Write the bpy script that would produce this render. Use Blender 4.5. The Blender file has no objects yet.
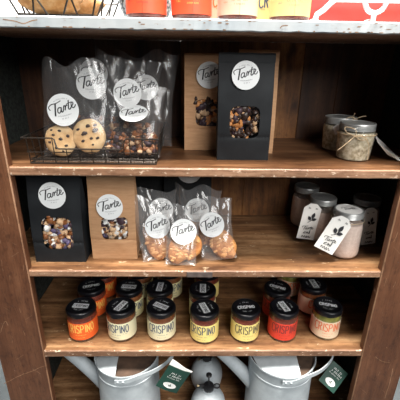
import bpy, math, random
from math import sin, cos, pi, radians, sqrt, atan2
from mathutils import Vector, Matrix, noise

SC = bpy.context.scene
COL = SC.collection

# ------------------------------------------------------------------ camera
pch, yaw, rol = radians(21.5), .023, .016
Fw = Vector((sin(yaw)*cos(pch), cos(yaw)*cos(pch), -sin(pch)))
R0 = Vector((cos(yaw), -sin(yaw), 0)); U0 = R0.cross(Fw)
Rv = R0*cos(rol)+U0*sin(rol); Uv = U0*cos(rol)-R0*sin(rol)
cd = bpy.data.cameras.new('camera'); cam = bpy.data.objects.new('camera', cd); COL.objects.link(cam)
M = Matrix((Rv, Uv, -Fw)).transposed().to_4x4(); M.translation = Vector((0, -.7, 1.5))
cam.matrix_world = M
cd.sensor_width = 36; cd.sensor_fit = 'HORIZONTAL'; cd.lens = 352/400*36; cd.clip_start = .02
SC.camera = cam

# ------------------------------------------------------------------ world, light, exposure
SC.view_settings.view_transform = 'Standard'; SC.view_settings.look = 'None'
SC.view_settings.gamma = 1; SC.view_settings.use_curve_mapping = False
SC.view_settings.exposure = 0.08
w = bpy.data.worlds.new('room_light'); SC.world = w; w.use_nodes = True
bg = w.node_tree.nodes['Background']; bg.inputs[0].default_value = (.82, .9, 1, 1); bg.inputs[1].default_value = .05

def area(name, loc, target, sx, sy, power, col=(1, 1, 1)):
    l = bpy.data.lights.new(name, 'AREA'); l.shape = 'RECTANGLE'; l.size = sx; l.size_y = sy
    l.energy = power; l.color = col
    o = bpy.data.objects.new(name, l); COL.objects.link(o); o.location = loc
    o.rotation_euler = (Vector(target)-Vector(loc)).to_track_quat('-Z', 'Y').to_euler()
    return o
area('ceiling_lamp', (0.15, -.50, 4.0), (0.0, -.10, 1.0), 1.6, .55, 360, (1, .95, .87))
area('shop_window_light', (1.0, -2.0, 2.65), (0, 0, 1.1), 1.5, 1.5, 76, (1, .98, .95))
area('added_wall_fill', (0, .60, 2.7), (0, .95, 1.7), 2.6, .3, 62, (1, 1, 1))  # unseen lamp added to push the back wall to bright white

# ------------------------------------------------------------------ materials
def mat(name, col, rough=.5, metal=0, spec=.5):
    m = bpy.data.materials.new(name); m.use_nodes = True
    b = m.node_tree.nodes['Principled BSDF']
    b.inputs['Base Color'].default_value = (*col, 1); b.inputs['Roughness'].default_value = rough
    b.inputs['Metallic'].default_value = metal; b.inputs['Specular IOR Level'].default_value = spec
    return m
def N(m, t, **k):
    n = m.node_tree.nodes.new(t)
    for a, v in k.items(): setattr(n, a, v)
    return n
def L(m, a, b): m.node_tree.links.new(a, b)
def noise_tex(m, scale, detail=6, rough=.6, stretch=(1, 1, 1), coord='Object', rot=(0,0,0)):
    tc = N(m, 'ShaderNodeTexCoord'); mp = N(m, 'ShaderNodeMapping'); mp.inputs['Scale'].default_value = stretch
    mp.inputs['Rotation'].default_value = rot
    nz = N(m, 'ShaderNodeTexNoise'); nz.inputs['Scale'].default_value = scale
    nz.inputs['Detail'].default_value = detail; nz.inputs['Roughness'].default_value = rough
    L(m, tc.outputs[coord], mp.inputs[0]); L(m, mp.outputs[0], nz.inputs[0]); return nz
def ramp(m, src, stops):
    r = N(m, 'ShaderNodeValToRGB'); L(m, src, r.inputs[0])
    e = r.color_ramp.elements
    while len(e) < len(stops): e.new(.5)
    for i, (p, c) in enumerate(stops): e[i].position = p; e[i].color = (*c, 1)
    return r
def mix(m, fac, a, b, mode='MIX'):
    x = N(m, 'ShaderNodeMix', data_type='RGBA', blend_type=mode)
    if isinstance(fac, float): x.inputs[0].default_value = fac
    else: L(m, fac, x.inputs[0])
    for v, i in ((a, 6), (b, 7)):
        if isinstance(v, tuple): x.inputs[i].default_value = (*v, 1)
        else: L(m, v, x.inputs[i])
    return x.outputs[2]
def bump(m, src, strength=.3, dist=.002):
    b = N(m, 'ShaderNodeBump'); b.inputs['Strength'].default_value = strength; b.inputs['Distance'].default_value = dist
    L(m, src, b.inputs['Height']); L(m, b.outputs[0], m.node_tree.nodes['Principled BSDF'].inputs['Normal']); return b
def bsdf(m): return m.node_tree.nodes['Principled BSDF']
def noisy(name, stops, scale, rough=.5, metal=0, stretch=(1, 1, 1), b=.2, bd=.001, detail=6, spec=.5):
    m = mat(name, (1, 1, 1), rough, metal, spec); n = noise_tex(m, scale, detail, .6, stretch)
    r = ramp(m, n.outputs[0], stops); L(m, r.outputs[0], bsdf(m).inputs['Base Color'])
    if b: bump(m, n.outputs[0], b, bd)
    return m

def wood(name, dark, mid, light, stretch, rough=.5, blotch=.5, scr=None, ssc=22, knots=False):
    m = mat(name, mid, rough)
    g = noise_tex(m, 9, 8, .65, stretch)
    r = ramp(m, g.outputs[0], [(.32, dark), (.5, mid), (.68, light)])
    bl = noise_tex(m, 7, 5, .6, (1, 1, 1))
    br = ramp(m, bl.outputs[0], [(.38, (blotch, blotch*.95, blotch*.9)), (.62, (1, 1, 1))])
    c = mix(m, 1.0, r.outputs[0], br.outputs[0], 'MULTIPLY')
    fine = noise_tex(m, 60, 4, .7, stretch)
    fr = ramp(m, fine.outputs[0], [(.36, (.62, .58, .52)), (.5, (1, 1, 1))])
    c = mix(m, .7, c, fr.outputs[0], 'MULTIPLY')
    if scr:
        s = noise_tex(m, ssc, 7, .72, scr[1]); sr = ramp(m, s.outputs[0], [(scr[2], (0, 0, 0)), (scr[2]+.05, (1, 1, 1))])
        c = mix(m, sr.outputs[0], c, scr[0])
    if knots:
        s = noise_tex(m, 11, 2, .4, (1, 1, .75)); sr = ramp(m, s.outputs[0], [(.70, (1, 1, 1)), (.76, (.25, .2, .16))]); c = mix(m, 1.0, c, sr.outputs[0], 'MULTIPLY')
    sp = noise_tex(m, 75, 5, .75, (.6, 1.2, 1.2) if stretch[0] < 1 else (1.2, 1.2, .6)); spr = ramp(m, sp.outputs[0], [(.33, (.5, .46, .42)), (.47, (1, 1, 1)), (.62, (1.0, 1.0, 1.0)), (.70, (1.35, 1.35, 1.35))]); c = mix(m, .8, c, spr.outputs[0], 'MULTIPLY')
    L(m, c, bsdf(m).inputs['Base Color']); bump(m, g.outputs[0], .35, .002)
    return m
W_SHELF = wood('worn_shelf_wood', (.10, .042, .018), (.27, .135, .060), (.50, .30, .155), (.35, 4, 4), .45, .62, ((.62, .46, .30), (1, 2, 2), .63))
W_UP = wood('brown_shelf_wood', (.048, .019, .008), (.14, .061, .025), (.28, .142, .066), (.35, 4, 4), .42, .6, ((.5, .36, .23), (1, 2, 2), .66))
W_EDGE = wood('scuffed_edge_wood', (.17, .082, .045), (.29, .155, .09), (.40, .24, .15), (.5, 5, 5), .55, .65, ((.62, .47, .35), (1, 1.6, 1.6), .575), 60)
W_STILE = wood('varnished_red_brown_wood', (.095, .034, .014), (.130, .050, .022), (.165, .070, .033), (4, 4, .35), .48, .72, ((.30, .18, .12), (3, 1, .8), .655))
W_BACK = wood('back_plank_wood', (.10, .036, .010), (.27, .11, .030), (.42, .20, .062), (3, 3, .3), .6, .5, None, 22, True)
W_BDARK = wood('dark_plank_wood', (.030, .010, .005), (.075, .028, .011), (.12, .052, .022), (3, 3, .3), .6, .5, None, 22, True)  # plank wood in a darker tone, for the outer back planks
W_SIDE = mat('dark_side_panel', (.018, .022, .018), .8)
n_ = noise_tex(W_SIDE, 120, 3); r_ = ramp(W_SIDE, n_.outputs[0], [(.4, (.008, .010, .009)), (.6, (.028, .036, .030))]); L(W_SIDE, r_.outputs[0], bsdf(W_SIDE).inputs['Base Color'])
W_WORN = wood('worn_bare_arris', (.20, .10, .055), (.29, .16, .09), (.36, .22, .14), (4, 4, .35), .6, .7)
P_WHITE = mat('chipped_white_paint', (.7, .74, .77), .45)
n1 = noise_tex(P_WHITE, 26, 8, .7, (1, 2.2, 2.2)); n2 = noise_tex(P_WHITE, 5, 4, .6)
a_ = ramp(P_WHITE, n1.outputs[0], [(.64, (0, 0, 0)), (.68, (1, 1, 1))])
b_ = ramp(P_WHITE, n2.outputs[0], [(.3, (.30, .345, .38)), (.7, (.40, .415, .42))])
c_ = mix(P_WHITE, a_.outputs[0], b_.outputs[0], (.22, .12, .06)); L(P_WHITE, c_, bsdf(P_WHITE).inputs['Base Color']); bump(P_WHITE, n1.outputs[0], .3, .001)

WALL = noisy('white_plaster', [(.3, (.80, .80, .80)), (.7, (.86, .86, .86))], 4, .8, b=.1)
FLOOR = noisy('slate_floor', [(.3, (.05, .06, .065)), (.7, (.11, .125, .13))], 5, .7, b=.1)

BLACKP = noisy('black_kraft_paper', [(.3, (.010, .011, .013)), (.7, (.020, .023, .026))], 14, .62, b=.25, bd=.002, spec=.22)
KRAFT = noisy('brown_kraft_paper', [(.3, (.42, .225, .110)), (.7, (.55, .32, .17))], 30, .75, stretch=(1, 1, 6), b=.2)
def glossy_film(name, alpha, tint=(1, 1, 1), rough=.08, bsc=60, bstr=.5, white=.04, st=(1, 1, 1)):
    m = bpy.data.materials.new(name); m.use_nodes = True; nt = m.node_tree; nt.nodes.clear()
    out = N(m, 'ShaderNodeOutputMaterial'); tr = N(m, 'ShaderNodeBsdfTransparent'); tr.inputs[0].default_value = (*tint, 1)
    gl = N(m, 'ShaderNodeBsdfGlossy'); gl.inputs['Roughness'].default_value = rough; gl.inputs[0].default_value = (1, 1, 1, 1)
    df = N(m, 'ShaderNodeBsdfDiffuse'); df.inputs[0].default_value = (.9, .9, .9, 1)
    lf = N(m, 'ShaderNodeLayerWeight'); lf.inputs[0].default_value = .5
    pw = N(m, 'ShaderNodeMath', operation='POWER'); L(m, lf.outputs['Facing'], pw.inputs[0]); pw.inputs[1].default_value = 3.5
    lw = N(m, 'ShaderNodeMath', operation='MULTIPLY'); L(m, pw.outputs[0], lw.inputs[0]); lw.inputs[1].default_value = .75
    nz = noise_tex(m, bsc, 3, .6, st); bp = N(m, 'ShaderNodeBump'); bp.inputs['Strength'].default_value = bstr; bp.inputs['Distance'].default_value = .004
    L(m, nz.outputs[0], bp.inputs['Height'])
    for q in (gl, lf): L(m, bp.outputs[0], q.inputs['Normal'])
    ad = N(m, 'ShaderNodeMath', operation='ADD'); L(m, lw.outputs[0], ad.inputs[0]); ad.inputs[1].default_value = alpha; ad.use_clamp = True
    m1 = N(m, 'ShaderNodeMixShader'); L(m, ad.outputs[0], m1.inputs[0]); L(m, tr.outputs[0], m1.inputs[1]); L(m, gl.outputs[0], m1.inputs[2])
    m2 = N(m, 'ShaderNodeMixShader'); m2.inputs[0].default_value = white; L(m, m1.outputs[0], m2.inputs[1]); L(m, df.outputs[0], m2.inputs[2])
    L(m, m2.outputs[0], out.inputs[0]); return m
FILM = glossy_film('clear_cellophane', .035, rough=.16, white=.02, bsc=9, bstr=.10, st=(1, 1, .5))
HAZE = glossy_film('hazy_cellophane', .06, rough=.16, white=.06, bsc=10, bstr=.12, st=(1, 1, .5))
WINF = glossy_film('bag_window_film', .04, rough=.10, white=.0, bsc=40, bstr=.35)
GLASS = glossy_film('clear_jar_glass', .05, (.97, .98, .97), .03, 8, .05, .01)
FROST = noisy('white_sticker', [(.3, (.80, .83, .84)), (.7, (.88, .90, .90))], 5, .55, b=0)
INK = mat('black_ink', (.02, .02, .025), .6)
GREYINK = mat('grey_ink', (.42, .43, .45), .6)
NAVY = mat('navy_ink', (.04, .07, .14), .6)
CARD = noisy('white_tag_card', [(.3, (.76, .75, .72)), (.7, (.86, .85, .82))], 8, .8, b=0)
LIDBLK = mat('black_jar_lid', (.006, .006, .008), .30, 0, .3)
LIDPR = mat('lid_print_white', (.62, .64, .66), .5)
ZINC = noisy('zinc_lid', [(.3, (.30, .31, .31)), (.7, (.50, .51, .50))], 40, .38, .55, b=.1)
GALV = noisy('galvanised_steel', [(.25, (.34, .38, .41)), (.5, (.46, .51, .54)), (.75, (.58, .63, .66))], 16, .62, .12, b=.12)
WIRE = mat('dark_wire', (.05, .042, .036), .38, .7)
BLKPL = mat('black_plastic', (.015, .015, .017), .35)
RUST = noisy('rusty_dark_inside', [(.3, (.03, .018, .012)), (.7, (.12, .07, .045))], 20, .8, b=.2)
BRASS = mat('brass_tip', (.75, .6, .35), .3, 1)
GREEN = noisy('dark_green_card', [(.3, (.006, .040, .028)), (.7, (.010, .055, .038))], 8, .6, b=0)
WHITEP = mat('white_paper', (.82, .82, .80), .7)
WHITEM = mat('white_enamel', (.85, .85, .86), .35)
REDB = noisy('red_card', [(.3, (.72, .02, .015)), (.7, (.85, .035, .02))], 4, .45, b=0)
TWINE = mat('jute_twine', (.50, .38, .24), .9)
BREAD = noisy('crusty_bread', [(.3, (.20, .07, .02)), (.5, (.46, .21, .06)), (.7, (.72, .48, .25))], 22, .8, b=.6, bd=.004)
COOKIE = noisy('cookie_dough', [(.3, (.48, .26, .10)), (.5, (.70, .45, .22)), (.7, (.82, .62, .36))], 28, .8, b=.7, bd=.003)
MACA = noisy('golden_almond_biscuit', [(.3, (.22, .07, .018)), (.5, (.46, .18, .05)), (.7, (.66, .33, .11))], 38, .6, b=.9, bd=.004)
ALM = noisy('almond_flake', [(.3, (.48, .20, .06)), (.7, (.72, .40, .16))], 30, .5, b=.2)
CHOC = mat('dark_chocolate', (.035, .016, .010), .4)
GRAN1 = mat('toasted_nut', (.24, .085, .025), .40); GRAN2 = mat('pale_nut', (.66, .43, .25), .6)
ORNG = mat('candied_orange', (.62, .26, .08), .5)
GRAN3 = mat('dark_berry', (.05, .025, .035), .5); GRAN4 = mat('purple_flower', (.09, .07, .15), .6)
PINK = noisy('pale_pink_salt', [(.3, (.62, .47, .41)), (.7, (.76, .62, .56))], 160, .9, b=.5)
HERB = noisy('beige_herb_mix', [(.35, (.22, .18, .11)), (.5, (.48, .42, .30)), (.65, (.68, .62, .50))], 110, .9, b=.8, detail=4)
ENAM = noisy('speckled_grey_enamel', [(.42, (.04, .05, .06)), (.5, (.30, .34, .37)), (.58, (.62, .66, .68))], 120, .35, b=0, detail=3)
CHECK = mat('green_checked_paper', (.2, .5, .3), .6)
ch = N(CHECK, 'ShaderNodeTexChecker'); ch.inputs['Scale'].default_value = 140; ch.inputs[1].default_value = (.05, .32, .16, 1); ch.inputs[2].default_value = (.75, .80, .72, 1)
tc_ = N(CHECK, 'ShaderNodeTexCoord'); L(CHECK, tc_.outputs['Object'], ch.inputs[0]); L(CHECK, ch.outputs[0], bsdf(CHECK).inputs['Base Color'])

# ------------------------------------------------------------------ mesh builder
class MB:
    def __init__(s): s.v = []; s.f = []; s.mi = []
    def add(s, vs, fs, mi=0):
        o = len(s.v); s.v += [tuple(q) for q in vs]; s.f += [tuple(i+o for i in f) for f in fs]; s.mi += [mi]*len(fs); return s
    def box(s, x0, x1, y0, y1, z0, z1, mi=0, bev=0, bmi=None):
        if bev:
            b = bev; vs = []
            # chamfered box: three rings of faces
            import itertools
            pts = {}
            def p(x, y, z):
                k = (x, y, z)
                if k not in pts: pts[k] = len(vs); vs.append(k)
                return pts[k]
            X = (x0, x1); Yy = (y0, y1); Z = (z0, z1); fs = []
            ix = lambda i: (x0+b, x1-b)[i]; iy = lambda i: (y0+b, y1-b)[i]; iz = lambda i: (z0+b, z1-b)[i]
            fx = lambda i, j, k: p(X[i], iy(j), iz(k)); fy = lambda i, j, k: p(ix(i), Yy[j], iz(k)); fz = lambda i, j, k: p(ix(i), iy(j), Z[k])
            for i in (0, 1): fs.append([fx(i, 0, 0), fx(i, 1, 0), fx(i, 1, 1), fx(i, 0, 1)][::(1 if i else -1)])
            for j in (0, 1): fs.append([fy(0, j, 0), fy(1, j, 0), fy(1, j, 1), fy(0, j, 1)][::(-1 if j else 1)])
            for k in (0, 1): fs.append([fz(0, 0, k), fz(1, 0, k), fz(1, 1, k), fz(0, 1, k)][::(1 if k else -1)])
            for i in (0, 1):
                for j in (0, 1):
                    q = [fx(i, j, 0), fx(i, j, 1), fy(i, j, 1), fy(i, j, 0)]; fs.append(q if (i+j) % 2 else q[::-1])
                for k in (0, 1):
                    q = [fx(i, 0, k), fx(i, 1, k), fz(i, 1, k), fz(i, 0, k)]; fs.append(q[::-1] if (i+k) % 2 else q)
            for j in (0, 1):
                for k in (0, 1):
                    q = [fy(0, j, k), fy(1, j, k), fz(1, j, k), fz(0, j, k)]; fs.append(q if (j+k) % 2 else q[::-1])
            for i, j, k in itertools.product((0, 1), repeat=3):
                q = [fx(i, j, k), fy(i, j, k), fz(i, j, k)]; fs.append(q if (i+j+k) % 2 else q[::-1])
            s.add(vs, fs, mi)
            if bmi is not None: s.mi[-20:] = [bmi]*20
            return s
        vs = [(x, y, z) for x in (x0, x1) for y in (y0, y1) for z in (z0, z1)]
        return s.add(vs, [(0, 1, 3, 2), (4, 6, 7, 5), (0, 4, 5, 1), (2, 3, 7, 6), (0, 2, 6, 4), (1, 5, 7, 3)], mi)
    def lathe(s, prof, n=32, c=(0, 0), mi=0, a0=0, a1=2*pi, wob=None):
        vs = []; full = abs(a1-a0-2*pi) < 1e-6; m = n if full else n+1
        for r, z in prof:
            for i in range(m):
                a = a0+(a1-a0)*i/n; rr = r*(wob(a, z) if wob else 1)
                vs.append((c[0]+rr*cos(a), c[1]+rr*sin(a), z))
        fs = []
        for j in range(len(prof)-1):
            for i in range(n):
                k = (i+1) % m
                fs.append((j*m+i, j*m+k, (j+1)*m+k, (j+1)*m+i))
        if full:
            if prof[0][0] > 1e-6: fs.append(tuple(range(m))[::-1])
            if prof[-1][0] > 1e-6: fs.append(tuple((len(prof)-1)*m+i for i in range(m)))
        return s.add(vs, fs, mi)
    def tube(s, pts, r, n=6, mi=0, closed=False):
        pts = [Vector(p) for p in pts]; L_ = len(pts); rr = r if isinstance(r, (list, tuple)) else [r]*L_
        vs = []; prev = None
        for i, p in enumerate(pts):
            if closed: t = pts[(i+1) % L_]-pts[i-1]
            else: t = pts[min(i+1, L_-1)]-pts[max(i-1, 0)]
            if t.length < 1e-9: t = Vector((0, 0, 1))
            t.normalize()
            if prev is None:
                a = Vector((0, 0, 1)) if abs(t.z) < .9 else Vector((1, 0, 0)); u = t.cross(a).normalized()
            else: u = (prev-t*prev.dot(t)).normalized()
            prev = u; v = t.cross(u)
            for k in range(n):
                a = 2*pi*k/n; vs.append(p+(u*cos(a)+v*sin(a))*rr[i])
        fs = []
        for i in range(L_ if closed else L_-1):
            j = (i+1) % L_
            for k in range(n): fs.append((i*n+k, i*n+(k+1) % n, j*n+(k+1) % n, j*n+k))
        if not closed: fs.append(tuple(range(n))[::-1]); fs.append(tuple((L_-1)*n+k for k in range(n)))
        return s.add(vs, fs, mi)
    def strap(s, pts, wdir, wid, th, mi=0):
        pts = [Vector(p) for p in pts]; wd = Vector(wdir).normalized(); vs = []; n = len(pts)
        for i, p in enumerate(pts):
            t = (pts[min(i+1, n-1)]-pts[max(i-1, 0)]).normalized(); nn = t.cross(wd).normalized()
            for a, b in ((-1, -1), (1, -1), (1, 1), (-1, 1)): vs.append(p+wd*a*wid/2+nn*b*th/2)
        fs = [(i*4+k, i*4+(k+1) % 4, i*4+4+(k+1) % 4, i*4+4+k) for i in range(n-1) for k in range(4)]
        fs += [(3, 2, 1, 0), tuple(4*(n-1)+k for k in range(4))]
        return s.add(vs, fs, mi)
    def ribbon(s, pts, wd, mp, mi=0):
        """flat pen stroke along 2-D points, mapped into 3-D by mp"""
        pts = [Vector((*p, 0)) for p in pts]; n = len(pts); vs = []
        for i, p in enumerate(pts):
            t = (pts[min(i+1, n-1)]-pts[max(i-1, 0)])
            t = t.normalized() if t.length > 1e-9 else Vector((1, 0, 0)); q = Vector((-t.y, t.x, 0))*wd/2
            vs += [mp(*(p+q).xy), mp(*(p-q).xy)]
        return s.add(vs, [(2*i, 2*i+1, 2*i+3, 2*i+2) for i in range(n-1)], mi)
    def blob(s, c, r, seed=0, sq=(1, 1, 1), mi=0, n=6, amp=.25):
        vs = [(c[0], c[1], c[2]-r*sq[2])]; m = n+2; off = Vector((seed*3.7, seed*1.3, 0))
        for j in range(1, n):
            ph = pi*j/n-pi/2
            for i in range(m):
                a = 2*pi*i/m; d = Vector((cos(ph)*cos(a), cos(ph)*sin(a), sin(ph)))
                k = r*(1+amp*noise.noise(d*1.7+off)); vs.append((c[0]+d.x*k*sq[0], c[1]+d.y*k*sq[1], c[2]+d.z*k*sq[2]))
        vs.append((c[0], c[1], c[2]+r*sq[2])); fs = []
        for i in range(m):
            fs.append((0, 1+(i+1) % m, 1+i)); o = 1+(n-2)*m; fs.append((o+i, o+(i+1) % m, len(vs)-1))
        for j in range(n-2):
            for i in range(m):
                a = 1+j*m; fs.append((a+i, a+(i+1) % m, a+m+(i+1) % m, a+m+i))
        return s.add(vs, fs, mi)
    def build(s, name, mats, parent=None, smooth=False, sharp=40):
        me = bpy.data.meshes.new(name); me.from_pydata(s.v, [], s.f)
        for m in (mats if isinstance(mats, (list, tuple)) else [mats]): me.materials.append(m)
        me.polygons.foreach_set('material_index', s.mi); me.update()
        if smooth:
            me.polygons.foreach_set('use_smooth', [True]*len(me.polygons))
            try: me.set_sharp_from_angle(angle=radians(sharp))
            except Exception: pass
        o = bpy.data.objects.new(name, me); COL.objects.link(o)
        if parent: o.parent = parent
        return o

def thing(name, label, cat, loc=(0, 0, 0), rot=(0, 0, 0), group=None, kind=None):
    o = bpy.data.objects.new(name, None); COL.objects.link(o); o.empty_display_size = .02
    o.location = loc; o.rotation_euler = rot; tag(o, label, cat, group, kind); return o
def tag(o, label, cat, group=None, kind=None):
    o['label'] = label; o['category'] = cat
    if group: o['group'] = group
    if kind: o['kind'] = kind
    return o
def copy_tree(o, parent=None):
    c = o.copy(); COL.objects.link(c); c.parent = parent
    for ch_ in list(o.children): copy_tree(ch_, c)
    return c
def smooth_pts(P, k=6):
    P = [Vector((*p, 0)) if len(p) == 2 else Vector(p) for p in P]; out = []; n = len(P)
    for i in range(n-1):
        a, b, c, d = P[max(i-1, 0)], P[i], P[i+1], P[min(i+2, n-1)]
        for j in range(k):
            t = j/k; out.append(.5*((2*b)+(c-a)*t+(2*a-5*b+4*c-d)*t*t+(3*b-a-3*c+d)*t**3))
    out.append(P[-1]); return out
def sm2(P, k=5): return [(v.x, v.y) for v in smooth_pts(P, k)]

# ------------------------------------------------------------------ lettering
SCRIPT = [  # the brush-script word, unit label radius
    ([(-.78, .10), (-.84, .30), (-.62, .44), (-.30, .46), (.02, .56)], .055),
    ([(-.36, .46), (-.46, .10), (-.56, -.30)], .10),
    ([(-.10, .16), (-.26, .14), (-.34, -.06), (-.26, -.16), (-.12, -.02), (-.06, .18), (-.10, -.10), (0, -.10), (.08, .10)], .07),
    ([(.08, .10), (.14, .22), (.20, .16), (.14, -.06), (.18, .04), (.28, .22), (.36, .18)], .07),
    ([(.50, .50), (.42, .16), (.38, -.02), (.48, -.04), (.56, .06)], .075),
    ([(.30, .28), (.66, .36)], .045),
    ([(.56, .08), (.70, .18), (.74, .30), (.64, .32), (.60, .12), (.66, .0), (.78, .02), (.88, .16)], .065)]
def small_line(mb, mp, x0, x1, y, h, wd, mi, seed, curve=0.0, cyc=9):
    """tiny unreadable print: a run of short upright strokes"""
    rnd = random.Random(seed); x = x0
    while x < x1:
        if rnd.random() > .15:
            u = (x-(x0+x1)/2)/((x1-x0)/2); yy = y+curve*(u*u)
            mb.ribbon([(x, yy), (x+rnd.uniform(-.1, .3)*h, yy+h*rnd.uniform(.6, 1))], wd, mp, mi)
        x += h*.62
GL = {'C': [[(.5, .85), (.35, 1), (.15, 1), (0, .8), (0, .2), (.15, 0), (.35, 0), (.5, .15)]],
      'R': [[(0, 0), (0, 1), (.3, 1), (.45, .88), (.45, .65), (.3, .52), (0, .5)], [(.2, .5), (.48, 0)]],
      'I': [[(.12, 0), (.12, 1)]],
      'S': [[(.45, .85), (.3, 1), (.12, 1), (0, .82), (.05, .62), (.4, .42), (.45, .2), (.32, 0), (.12, 0), (0, .15)]],
      'P': [[(0, 0), (0, 1), (.32, 1), (.47, .85), (.47, .62), (.3, .47), (0, .47)]],
      'N': [[(0, 0), (0, 1), (.45, 0), (.45, 1)]],
      'O': [[(.24, 0), (.05, .15), (0, .5), (.05, .85), (.24, 1), (.43, .85), (.48, .5), (.43, .15), (.24, 0)]]}
ADV = {'I': .36}
def caps(mb, word, mp, x, y, h, wx, wd, mi=0, fit=None):
    tot = sum(ADV.get(c, .68) for c in word)-.2; k = wx/tot
    for c in word:
        for st in GL[c]:
            P = [(x+px*k, y+py*h) for px, py in st]
            Q = []
            for a, b in zip(P, P[1:]):
                for j in range(3): Q.append((a[0]+(b[0]-a[0])*j/3, a[1]+(b[1]-a[1])*j/3))
            mb.ribbon(Q+[P[-1]], wd, mp, mi)
        x += ADV.get(c, .68)*k

def round_label(parent, lx, ly, lz, r, tilt=0, pitch=0, sprig=False, yawz=0):
    """paper disc facing -Y with the script word"""
    Mx = Matrix.Translation((lx, ly, lz)) @ Matrix.Rotation(yawz, 4, 'Z') @ Matrix.Rotation(pitch, 4, 'X') @ Matrix.Rotation(-tilt, 4, 'Y')
    mb = MB(); n = 40; vs = [Mx @ Vector((r*cos(2*pi*i/n), 0, r*sin(2*pi*i/n))) for i in range(n)]
    vs += [Mx @ Vector((r*cos(2*pi*i/n), .0004, r*sin(2*pi*i/n))) for i in range(n)]
    mb.add(vs, [tuple(range(n)), tuple(range(n, 2*n))[::-1]]+[(i, n+i, n+(i+1) % n, (i+1) % n) for i in range(n)])
    lab = mb.build('label', FROST, parent)
    mp = lambda u, v: Mx @ Vector((u*r, -.0004, v*r))
    t = MB()
    for P, wd in SCRIPT: t.ribbon(sm2([(x, y+.02) for x, y in P]), wd*1.0, mp, 0)
    small_line(t, mp, -.42, .42, .66, .09, .03, 1, 3, -.08)
    small_line(t, mp, -.40, .45, -.40, .09, .03, 1, 4, .05)
    small_line(t, mp, -.18, .22, -.56, .09, .03, 1, 5)
    if sprig:
        for q in ((.62, .72), (.74, .60), (.56, .56), (.8, .75)):
            mb2 = [(q[0]+.07*cos(a), q[1]+.05*sin(a)) for a in [k*pi/4 for k in range(8)]]
            t.add([mp(*p) for p in mb2], [tuple(range(8))], 0)
    t.build('lettering', [INK, GREYINK], lab)
    return lab

# ------------------------------------------------------------------ the room
def struct(o): o['kind'] = 'structure'; return o
struct(MB().box(-3, 3, -3.4, 1.0, -.05, 0).build('floor', FLOOR))
struct(MB().box(-3, 3, 1.0, 1.1, 0, 3.2).build('wall_back', WALL))

# ------------------------------------------------------------------ the shelving unit
XL, XR, XIL, XIR, DEP = -.49, .562, -.375, .444, .322
S1, S2, S3, S4 = 1.294, 1.047, .808, .49
unit = thing('shelving_unit', 'old brown wooden shelving unit with chipped white top board holding all the goods', 'shelving')
def board(z, th, m, nm='shelf', x0=XL+.022, x1=XR-.022, y0=0, y1=DEP):
    """plank with a slightly nibbled front edge"""
    mb = MB(); n = 90; vs = []
    for i in range(n+1):
        x = x0+(x1-x0)*i/n; k = noise.noise(Vector((x*30, z*9, 0)))*.0009; k2 = noise.noise(Vector((x*24, z*9+5, 0)))*.0008
        vs += [(x, y0+.0012+k, z-th+k2*.5), (x, y0+k*.8, z-th+.0022), (x, y0+k, z-.0025+k2), (x, y0+.0025+k, z), (x, y1, z), (x, y1, z-th)]
    fs = []; mi = []
    for i in range(n):
        for k in range(6):
            a, b = i*6+k, i*6+(k+1) % 6
            fs.append((a, a+6, b+6, b)); mi.append(1 if k in (0, 1, 2) else 0)
    mb.add(vs, fs); mb.mi = mi; mb.add([vs[k] for k in range(6)], [(0, 1, 2, 3, 4, 5)]); mb.add([vs[-6+k] for k in range(6)], [(5, 4, 3, 2, 1, 0)])
    return mb.build(nm, [m, W_EDGE], unit)
board(S1, .0185, W_UP); board(S2, .0170, W_SHELF); board(S3, .0200, W_SHELF); board(S4, .020, W_SHELF)
# white top board with paint chips along its arrises
mb = MB(); n = 200; vs = []; x0, x1 = -.62, .70
for i in range(n+1):
    x = x0+(x1-x0)*i/n; k = noise.noise(Vector((x*60, 1, 0)))*.0012; k2 = noise.noise(Vector((x*45, 7, 0)))*.0012
    vs += [(x, .003, 1.5507+k2), (x, -.002, 1.5525+k2), (x, -.002+k, 1.5685), (x, .002, 1.571), (x, DEP+.02, 1.571), (x, DEP+.02, 1.5507)]
fs = []; mis = []
for i in range(n):
    for k in range(6):
        a, b = i*6+k, i*6+(k+1) % 6; fs.append((a, a+6, b+6, b)); mis.append(1 if k == 5 else 0)
mb.add(vs, fs); mb.mi = mis
mb.add([vs[k] for k in range(6)], [(0, 1, 2, 3, 4, 5)]); mb.add([vs[-6+k] for k in range(6)], [(5, 4, 3, 2, 1, 0)])
top = mb.build('top_board', [P_WHITE, W_EDGE], unit)
CHIP = noisy('bare_rusty_wood', [(.3, (.10, .05, .03)), (.7, (.30, .17, .09))], 60, .8, b=.1)
cm = MB(); rc = random.Random(8)
for i in range(80):
    x = rc.uniform(-.45, .53); low = rc.random() < .62
    zc = 1.5530 if low else (1.5678 if rc.random() < .5 else rc.uniform(1.556, 1.565))
    lw_, lh_ = rc.uniform(.0015, .006), rc.uniform(.0007, .0016); m_ = 9
    cm.add([(x+lw_*cos(2*pi*k/m_)*rc.uniform(.6, 1), -.0036, zc+lh_*sin(2*pi*k/m_)*rc.uniform(.6, 1)) for k in range(m_)], [tuple(range(m_))])
for pl in ([(-.335, 1.5635), (-.315, 1.561), (-.30, 1.5575), (-.285, 1.562), (-.275, 1.5635)], [(.155, 1.557), (.158, 1.561), (.168, 1.562)]):
    cm.ribbon(sm2(pl), .0016, lambda u, v: (u, -.0036, v))
tcx = cm.build('paint_chips', CHIP, top); tcx['kind'] = 'stuff'
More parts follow.
